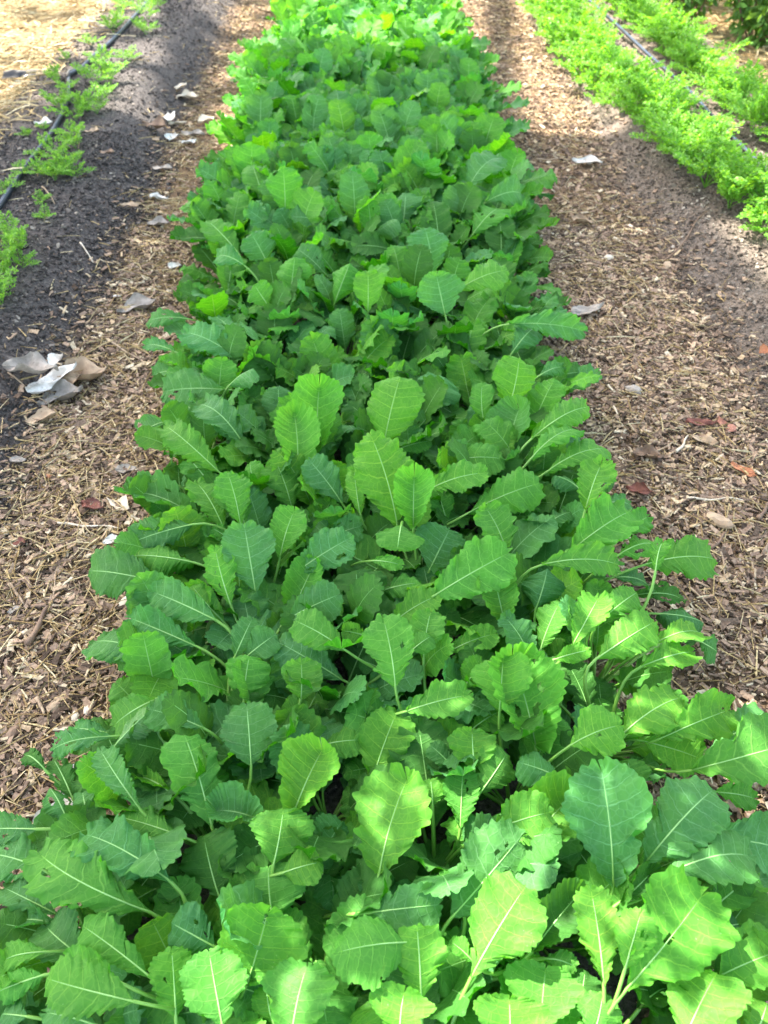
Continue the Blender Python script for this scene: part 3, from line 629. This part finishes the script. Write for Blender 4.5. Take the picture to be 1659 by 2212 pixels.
# ------------------------------------------------------------------ litter: dead leaves, sticks, stones
PAL = {'white': ((.74, .72, .70), (.46, .42, .38)), 'grey': ((.34, .30, .27), (.22, .19, .165)), 'brown': ((.23, .15, .10), (.14, .085, .06)), 'tan': ((.42, .31, .21), (.30, .21, .14)),
       'red': ((.20, .065, .045), (.12, .04, .03)), 'pink': ((.38, .18, .13), (.28, .12, .085)), 'orange': ((.42, .17, .08), (.3, .11, .05)), 'cream': ((.66, .58, .48), (.55, .45, .34))}
MDRY = {c: dry_material('dry_' + c, *v) for c, v in PAL.items()}
def dead_leaf(px, py, ln, ang, c, label, w=.42, curl=.5, z=None, n='dead_leaf'):
    r = np.random.RandomState(int(px * 7 + py)); p = U(px, py, .01)
    zz = float(gz(p.x, p.y)); p = U(px, py, zz + .012); L = (1.25 if ln < 60 else 1.4) * ln / px_per_m(p)
    nu, nv = 30, 17; u = np.linspace(0, 1, nu); v = np.linspace(-1, 1, nv)
    UU, VV = np.meshgrid(u, v, indexing='ij')
    wid = L * w * .5 * np.sin(np.pi * np.clip(UU * .98 + .01, 0, 1)) ** .75 * (1 + .12 * (vn(UU * 7 + px, np.sign(VV) + 3) - .5) * 2)
    bend = r.uniform(-.35, .35); tw = r.uniform(-.9, .9)
    wid = wid * (1 + .16 * (vn(UU * 16 + px, np.sign(VV) * 2 + 9) - .5)) * np.clip((1 - UU) * 5, .0, 1) ** .5
    X = (UU - .5) * L; th = np.abs(VV) * curl * (1.1 + .5 * np.sin(UU * 4 + r.rand() * 6 + np.sign(VV) * .5))
    Y = wid * np.sign(VV) * np.sin(th) / curl * 1.25; Zc = wid * (1 - np.cos(th)) / curl * 1.3
    an = tw * (UU - .4); Y, Zc = Y * np.cos(an) - Zc * np.sin(an), Y * np.sin(an) + Zc * np.cos(an); Zc = Zc - Zc.min() * .8
    Y = Y + bend * L * (UU - .5) ** 2
    Z = .8 * Zc + L * .30 * (UU - .45) ** 2  + L * .11 * vn(UU * 5 + px, VV * 1.6 + py) + L * .03 * np.sin(UU * 9 + VV * 3)
    a = R(ang); V = np.stack([X * math.cos(a) - Y * math.sin(a), X * math.sin(a) + Y * math.cos(a), Z + .004], -1).reshape(-1, 3)
    T = V + [0, 0, .0012]
    g = grid_faces(nu, nv); F = np.concatenate([g + len(V), g[:, ::-1]])
    o = link(n, mesh_np(n, np.concatenate([V, T]), F, MDRY[c]), None, (p.x, p.y, zz + .006)); tag(o, label, 'dead leaf', 'fallen dry leaves on the paths')
    C = np.stack([X[:, nv // 2] * math.cos(a) - Y[:, nv // 2] * math.sin(a), X[:, nv // 2] * math.sin(a) + Y[:, nv // 2] * math.cos(a), Z[:, nv // 2] + .0055], 1)
    Vt, Ft = tube_np(C, np.linspace(.0016, .0006, nu) * min(1.3, L / .09), 4); link('leaf_vein', mesh_np('leaf_vein', Vt, Ft, MDRY[c]), o)
    return o
D3 = lambda x, y: (x * .337, 677.7 + y * .337)
D1 = lambda x, y: (x * .337, y * .337)
D2 = lambda x, y: (1084.3 + x * .3464, y * .3464)
D4 = lambda x, y: (1084.3 + x * .3464, 677.7 + y * .3464)
D5 = lambda x, y: (x * .5, 1490.9 + y * .5)
L1 = [(D1(1160, 560), 30, 60, 'cream', 'curled cream dry leaf in the sun on the left path, farthest of the pale leaves'), (D1(1205, 630), 40, 0, 'cream', 'long cream dry leaf just below the farthest pale leaf on the left path'),
 (D1(1085, 765), 40, 100, 'white', 'white curled dry leaf standing up in the pale cluster by the soil edge'), (D1(1140, 800), 32, 20, 'cream', 'small cream dry leaf at the right of the pale cluster'), (D1(1000, 815), 48, -20, 'brown', 'dark brown folded dry leaf at the left of the pale cluster'),
 (D1(1108, 885), 34, 80, 'white', 'white crumpled dry leaf below the pale cluster'), (D1(1215, 920), 27, 30, 'white', 'small white dry leaf right of the crumpled one'), (D1(1322, 780), 34, 40, 'cream', 'cream dry leaf close to the left edge of the greens, far end'),
 (D1(1240, 870), 44, -15, 'grey', 'thin grey dry leaf lying between pale cluster and greens'), (D1(840, 1322), 34, 5, 'tan', 'pale tan dry leaf beside the dark soil edge, middle distance'), (D1(1022, 1277), 36, -15, 'white', 'narrow white dry leaf on straw, middle distance of left path'),
 (D1(1018, 1442), 38, 0, 'grey', 'grey arched dry leaf casting a small shadow on the left path'), (D1(1050, 1085), 40, -10, 'grey', 'faded grey dry leaf half buried in straw on the left path'), (D1(875, 1975), 62, 28, 'grey', 'long grey dry leaf with a pointed end beside the greens on the left path'),
 (D1(752, 1900), 16, 0, 'white', 'tiny white leaf scrap above the long grey dry leaf'), (D1(130, 487), 28, -20, 'white', 'white dry leaf on the straw at the far left'), (D1(110, 567), 30, 0, 'white', 'pale dry leaf beside the black plastic scrap'),
 (D1(280, 800), 32, 0, 'white', 'flat white dry leaf left of the left drip tube'), (D1(1128, 1712), 24, 70, 'white', 'white dry leaf tucked at the left edge of greens'), (D1(690, 985), 26, -10, 'brown', 'small brown dry leaf on the dark soil slope'), (D1(590, 848), 26, 0, 'tan', 'small tan dry leaf on soil behind the seedlings'),
 (D3(345, 440), 92, 52, 'white', 'large bluish white twisted dry leaf on top of the left heap'), (D3(360, 310), 42, 70, 'white', 'white upright dry leaf at the back of the left heap'), (D3(215, 370), 88, -6, 'grey', 'large grey dry leaf at the left of the heap on dark soil'), (D3(530, 420), 84, 22, 'tan', 'large brownish tan dry leaf at the right of the heap'),
 (D3(390, 540), 72, 30, 'grey', 'broad grey brown dry leaf at the front of the left heap'), (D3(265, 685), 58, 20, 'tan', 'pair-shaped faded dry leaf just below the left heap'), (D3(820, 1000), 40, 15, 'grey', 'blue grey torn dry leaf in the middle of the left path'), (D3(595, 1240), 46, -20, 'red', 'reddish brown curled dry leaf on the left path'),
 (D3(765, 1235), 50, -30, 'cream', 'cream spotted dry leaf peeking out from under the greens'), (D3(735, 1455), 38, 20, 'white', 'white dry leaf tucked below the cream spotted one'), (D3(125, 1470), 22, 10, 'red', 'small dark red dry leaf near the left picture edge'), (D3(90, 1900), 22, 30, 'grey', 'small blue grey dry leaf in mulch, lower left path'), (D3(120, 942), 28, 5, 'grey', 'pale grey dry leaf at the foot of the dark soil slope'),
 (D2(528, 1022), 52, -12, 'white', 'bright white dry leaf on the far right path'), (D2(500, 1388), 42, -30, 'tan', 'pale tan flat dry leaf on the right path, mid distance'), (D2(335, 1875), 32, 80, 'grey', 'grey dry leaf standing at the right edge of the greens'), (D2(530, 1950), 62, 25, 'grey', 'long bluish grey dry leaf near the right edge of the greens'),
 (D4(1235, 690), 52, -5, 'red', 'dark red crumpled dry leaf on the right path'), (D4(1390, 705), 46, -70, 'pink', 'pinkish folded dry leaf right of the dark red one'), (D4(1255, 795), 48, -30, 'tan', 'flat tan bark-like dry leaf below the dark red one'), (D4(910, 890), 54, -12, 'brown', 'dark brown boat-shaped dry leaf on the right path'),
 (D4(850, 1110), 44, -20, 'red', 'reddish dry leaf close to the right edge of the greens'), (D4(1500, 985), 48, -50, 'orange', 'narrow orange brown dry leaf near the right picture edge'), (D2(1640, 2195), 30, 30, 'orange', 'orange dry leaf on the right soil slope'), (D5(200, 540), 58, 65, 'white', 'large white dry leaf under the chewed plant, lower left'), (D5(300, 480), 52, -45, 'white', 'white dry leaf lying across the one under the chewed plant'), (D5(325, 335), 34, 10, 'white', 'white dry leaf behind the chewed plant, lower left')]
for (pt, ln, ang, c, lab) in L1:
    big = ln > 60
    dead_leaf(pt[0], pt[1], ln, ang, c, lab, .42 if ln > 30 else .6, rnd.uniform(.6, 1.05))
def stick(p0, p1, r, c, label, name='stick'):
    a, b = U(*p0, .01), U(*p1, .01); n = 12; t = np.linspace(0, 1, n)[:, None]
    P_ = np.array(a) * (1 - t) + np.array(b) * t; L = (b - a).length; P_[:, 0] += .03 * L * np.sin(t[:, 0] * 5); P_[:, 1] += .02 * L * np.sin(t[:, 0] * 9 + 1)
    P_[:, 2] = gz(P_[:, 0], P_[:, 1]) + r + .010
    V, F = tube_np(P_, r * (1 - .5 * t[:, 0]) * (1 + .15 * np.sin(t[:, 0] * 17)), 7)
    tag(link(name, mesh_np(name, V, F, MDRY[c])), label, 'stick', 'sticks and stalks lying on the paths')
stick(D3(175, 2130), D3(320, 1880), .0085, 'brown', 'thick bent brown stick on the left path, lower left'); stick(D3(320, 1880), D3(370, 1650), .003, 'tan', 'thin twig continuing up from the thick bent stick')
stick(D3(100, 512), D3(400, 615), .0028, 'tan', 'thin tan stalk in front of the heap of dry leaves'); stick(D3(350, 685), D3(740, 690), .0028, 'brown', 'thin brown twig below the heap of dry leaves')
stick(D3(690, 185), D3(990, 340), .003, 'tan', 'long pale straw stalk near the left edge of the greens'); stick(D3(370, 1350), D3(790, 1390), .0035, 'cream', 'long flat yellow straw stalk on the left path')
stick(D3(60, 1740), D3(160, 1860), .0045, 'tan', 'split yellow stalk near the lower left picture edge'); stick(D3(850, 1960), D3(940, 1790), .004, 'tan', 'pale stalk poking out under the left greens')
stick(D3(190, 1310), D3(600, 1480), .0022, 'tan', 'thin stalk crossing the middle of the left path'); stick(D1(30, 825), D1(430, 850), .004, 'tan', 'long tan stalk lying across the left drip tube'); stick(D1(0, 945), D1(260, 915), .003, 'tan', 'tan stalk on soil left of the drip tube')
stick(D1(320, 1370), D1(415, 1485), .003, 'tan', 'short stalk on the dark soil slope'); stick(D1(550, 1690), D1(625, 1760), .003, 'cream', 'short pale stalk on the dark soil slope, nearer')
stick(D2(1000, 1640), D2(1245, 1465), .0038, 'brown', 'brown twig on the right soil slope'); stick(D2(210, 1000), D2(440, 1000), .004, 'tan', 'pale stalk pointing at the bright white leaf'); stick(D4(1145, 1165), D4(1510, 1165), .0035, 'cream', 'long yellow straw stalk on the right path')
stick(D4(1080, 880), D4(1165, 770), .0045, 'cream', 'short pale flat stalk near the boat-shaped leaf'); stick(D4(690, 590), D4(722, 640), .0045, 'cream', 'tiny white stick near the right greens'); stick(D4(1300, 1470), D4(1410, 1350), .0045, 'brown', 'dark twig beside the jutting leaf on the right')
stick(D4(1170, 1700), D4(1320, 1840), .0035, 'tan', 'straight stalk below the jutting leaf on the right'); stick(D4(1360, 1480), D4(1400, 1640), .0035, 'tan', 'pale stalk right of the jutting leaf'); stick(D4(1590, 1290), D4(1670, 1180), .006, 'brown', 'brown stick at the right picture edge')
stick(D4(960, 870), D4(1100, 800), .003, 'tan', 'thin curved stalk above the boat-shaped leaf'); stick(D4(470, 430), D4(640, 400), .003, 'brown', 'thin twig beside the right edge of the greens'); stick(D5(160, 40), D5(200, 110), .005, 'tan', 'tan stalk on the mulch, lower left')
def chunk(px, py, s, c, label, name='wood_chunk', cat='wood chunk', flat=.45):
    p = U(px, py, .01); L = s / px_per_m(p) * .5; r = np.random.RandomState(int(px + py))
    import bmesh
    bm = bmesh.new(); bmesh.ops.create_icosphere(bm, subdivisions=2, radius=L)
    ph = r.rand(3) * 9
    for v in bm.verts:
        f = 1 + .35 * (vn(v.co.x / L * 1.5 + ph[0], v.co.y / L * 1.5 + v.co.z / L + ph[1]) - .5) * 2
        v.co = Vector((v.co.x * f * 1.2, v.co.y * f * .8, v.co.z * flat * f))
    me = bpy.data.meshes.new(name); bm.to_mesh(me); bm.free(); me.materials.append(MDRY[c])
    o = link(name, me, None, (p.x, p.y, float(gz(p.x, p.y)) + L * flat * .6 + .006)); o.rotation_euler = (0, 0, r.rand() * 6); tag(o, label, cat, None)
chunk(*D3(800, 1838), 30, 'cream', 'pale blocky wood chunk beside the left greens'); chunk(*D5(330, 118), 22, 'cream', 'round whitish stone on the mulch, lower left', 'stone', 'stone', .6); chunk(*D5(392, 85), 26, 'cream', 'cream splintered wood chunk right of the whitish stone')
chunk(*D5(235, 70), 26, 'tan', 'tan wood chunk left of the whitish stone'); chunk(*D3(310, 1048), 14, 'orange', 'small orange tan wood chunk on the left path'); chunk(*D4(1290, 1100), 14, 'orange', 'small orange wood chunk on the right path'); chunk(*D2(660, 1610), 17, 'cream', 'small cream stone on the far right path', 'stone', 'stone', .6)
chunk(*D4(1350, 1295), 46, 'tan', 'large flat tan wood chunk on the right path'); chunk(*D4(820, 485), 32, 'grey', 'flat grey wood chunk on the right path'); chunk(*D2(800, 1410), 12, 'cream', 'tiny pale stone at the foot of the right soil slope', 'stone', 'stone', .6)
chunk(*D2(1030, 1660), 24, 'tan', 'tan wood chunk at the foot of the right soil slope'); chunk(*D5(60, 190), 34, 'brown', 'dark brown wood chunk near the lower left picture edge')
# black plastic scrap
p = U(*D1(220, 545), .02); V = []; nu, nv = 26, 12
UU, VV = np.meshgrid(np.linspace(-1, 1, nu), np.linspace(-1, 1, nv), indexing='ij')
Z = .03 * vn(UU * 3 + 4, VV * 3) + .012 + .02 * (1 - VV ** 2)
V = np.stack([UU * .13 * (1 + .1 * vn(VV * 3, UU)), VV * .035 * (1 + .6 * vn(UU * 4, VV * 0 + 2)) + .05 * UU, Z], -1).reshape(-1, 3)
k = NT('black_plastic'); k.p.inputs['Base Color'].default_value = C4(.02, .02, .024); k.p.inputs['Roughness'].default_value = .35
tag(link('plastic_scrap', mesh_np('plastic_scrap', V, grid_faces(nu, nv), k.m), None, (p.x, p.y, float(gz(p.x, p.y)))), 'crumpled black plastic scrap on straw at the far left', 'plastic scrap')

# ------------------------------------------------------------------ shrubs in the far right corner
def cards(C, D, L, Wd, r):
    n = len(C); D = D / np.linalg.norm(D, axis=1)[:, None]
    s = np.cross(D, r.randn(n, 3)); s /= np.linalg.norm(s, axis=1)[:, None]; nrm = np.cross(D, s)
    L = np.asarray(L)[:, None]; Wd = np.asarray(Wd)[:, None]
    V = np.stack([C - D * L * .5, C - D * L * .12 + s * Wd * .46 + nrm * L * .05, C + D * L * .22 + s * Wd * .4 + nrm * L * .05, C + D * L * .5 - nrm * L * .06, C + D * L * .22 - s * Wd * .4 + nrm * L * .05, C - D * L * .12 - s * Wd * .46 + nrm * L * .05], 1).reshape(-1, 3)
    b = (np.arange(n) * 6)[:, None]
    return V, np.concatenate([b + np.array([0, 1, 2, 5]), b + np.array([5, 2, 3, 4])]).reshape(-1, 4)
def shrub(x, y, h, rad, label, seed):
    r = np.random.RandomState(seed); z = float(gz(x, y))
    root = bpy.data.objects.new('flowering_shrub', None); COL.objects.link(root); root.location = (x, y, z); tag(root, label, 'shrub', 'shrubs at the far right')
    C = []; D = []
    for i in range(9):
        a = r.rand() * 6.28; rr = rad * (.3 + .7 * r.rand()); top = np.array([math.cos(a) * rr, math.sin(a) * rr, h * (.75 + .3 * r.rand())])
        P_ = bez2(np.array([.03 * math.cos(a), .03 * math.sin(a), 0]), np.array([top[0] * .8, top[1] * .8, h * .35]), top, 10)
        V, F = tube_np(P_, np.linspace(.007, .003, 10), 5); link('stem', mesh_np('stem', V, F, M_SHSTEM), root)
        for t in range(2, 10):
            for q in range(16):
                dd = r.randn(3) * .6 + [0, 0, .1]; C.append(P_[t] + dd * .09 + r.randn(3) * .02); D.append(dd + [0, 0, -.2])
        Vf, Ff = cards(top + np.stack([r.randn(50) * .012, r.randn(50) * .012, r.rand(50) * .12], 1), r.randn(50, 3) + [0, 0, 1], np.full(50, .02), np.full(50, .012), r)
        link('flower_spike', mesh_np('flower_spike', Vf, Ff, M_FLOWER, False), root)
    C = np.array(C); D = np.array(D); n = len(C); C[:, 2] = np.maximum(C[:, 2], .03)
    V, F = cards(C, D, .05 + .03 * r.rand(n), .022 + .012 * r.rand(n), r)
    link('foliage', mesh_np('foliage', V, F, M_SHRUB, False), root)
shrub(2.18, 6.15, .65, .36, 'leafy green shrub behind the carrots, leftmost at the top right', 1); shrub(2.56, 5.85, .65, .34, 'green shrub with dark red stems, second at the top right', 2)
shrub(2.98, 5.7, .65, .34, 'bushy green shrub at the top right corner', 3); shrub(3.45, 5.9, .65, .33, 'green shrub just beyond the top right corner', 4); shrub(2.75, 6.75, .8, .4, 'taller green shrub behind the red-stemmed one at the top right', 5); shrub(2.3, 7.1, .8, .4, 'dark green shrub farthest back at the top right', 6)
shrub(3.3, 6.7, .8, .4, 'taller green shrub behind the corner shrub at the top right', 7)

# ------------------------------------------------------------------ unseen tree added to shade the beds, leaves set by a sun mask
def in_sun(px, py, x, y):
    n1 = float(vn(x * 4.6 + 3, y * 4.6 + 8)); n2 = float(vn(x * 2.2 + 31, y * 2.2 + 5))
    # lower right of the greens
    bx = np.interp(py, [1250, 1350, 1550, 1750, 2212, 2600], [1700, 1180, 850, 590, 420, 380])
    if px > bx + 60 * (n2 - .5) and py > 1240: return n1 < .53
    if py < 105 + 90 * (n2 - .5) and 560 < px < 1020: return n1 < .85
    if px > 1070 and py < 185 + 50 * (n2 - .5) and px < 1340: return n1 < .9
    if px > 1250 and py < 330 and py < (px - 1150) * .9: return n1 < .68
    if px > 1500 and 400 < py < px - 1090: return n1 < .6
    if px < 330 and py < 115 - (px - 60) * .1: return n1 < .85
    if 170 < px < 300 and 70 < py < 190: return n1 < .75
    if 400 < px < 640 and py < 90: return n1 < .75
    if 400 < px < 560 and 120 < py < 270: return n1 < .8
    if px < 90 and 150 < py < 210: return n1 < .6
    return False
tr = np.random.RandomState(5)
C = []; near_c = []
n_try = 110000
gx = tr.uniform(-3.6, 3.8, n_try); gy = tr.uniform(-.9, 9.2, n_try); tt = tr.uniform(9.0, 13.0, n_try)
for i in range(n_try):
    q = Pj(gx[i], gy[i], .22)
    if q:
        px, py = q
        if in_sun(px, py, gx[i], gy[i]): continue
        br = np.interp(py, [1250, 1350, 1550, 1750, 2212, 2600], [1700, 1180, 850, 590, 420, 380])
        if px > br - 40 and py > 1220:
            near_c.append((gx[i] + LS.x * (2.2 + .35 * tr.rand()), gy[i] + LS.y * (2.2 + .35 * tr.rand()), .22 + LS.z * (2.2 + .35 * tr.rand()))); 
            continue
    C.append((gx[i] + LS.x * tt[i], gy[i] + LS.y * tt[i], .22 + LS.z * tt[i]))
C = np.array(C); near_c = np.array(near_c)
tree = bpy.data.objects.new('added_shade_tree', None); COL.objects.link(tree); tree.location = (-7.5, 9.5, 0)
tag(tree, 'unseen tree added beyond the beds, crown shaped to throw dappled shade', 'tree')
off = np.array([-7.5, 9.5, 0])
def tcards(P_, L0, L1, name):
    n = len(P_); V, F = cards(P_ - off, tr.randn(n, 3) * [1, 1, .7], tr.uniform(L0, L1, n), tr.uniform(L0, L1, n) * .55, tr)
    return link(name, mesh_np(name, V, F, M_TREE, False), tree)
tcards(C, .10, .15, 'crown')  # unseen leaf cards, left out wherever a sun patch should fall
sprays = near_c
tcards(near_c, .07, .11, 'added_shade_foliage')  # unseen sprays added close by to give the lower-right shade crisper edges
V1, F1 = tube_np(bez2(np.array([0, 0, -.1]), np.array([.3, -.2, 3]), np.array([1.5, -1.5, 5.5]), 12), np.linspace(.28, .16, 12), 14)
parts = [(V1, F1)]
for tgt in ((4, -1, 8.4), (1, -5, 8.2), (4, -4, 8.6), (-1, -2, 8.0), (3, 1, 8.4), (6.6, -7.4, 2.6)):
    V, F = tube_np(bez2(np.array([1.4, -1.4, 5.3]), np.array([tgt[0] * .5 + .8, tgt[1] * .5 - .6, 7.4]), np.array(tgt, float), 14), np.linspace(.08, .015, 14), 8); parts.append((V, F))
V, F = merge(parts); link('trunk', mesh_np('trunk', V, F, M_BARK), tree)
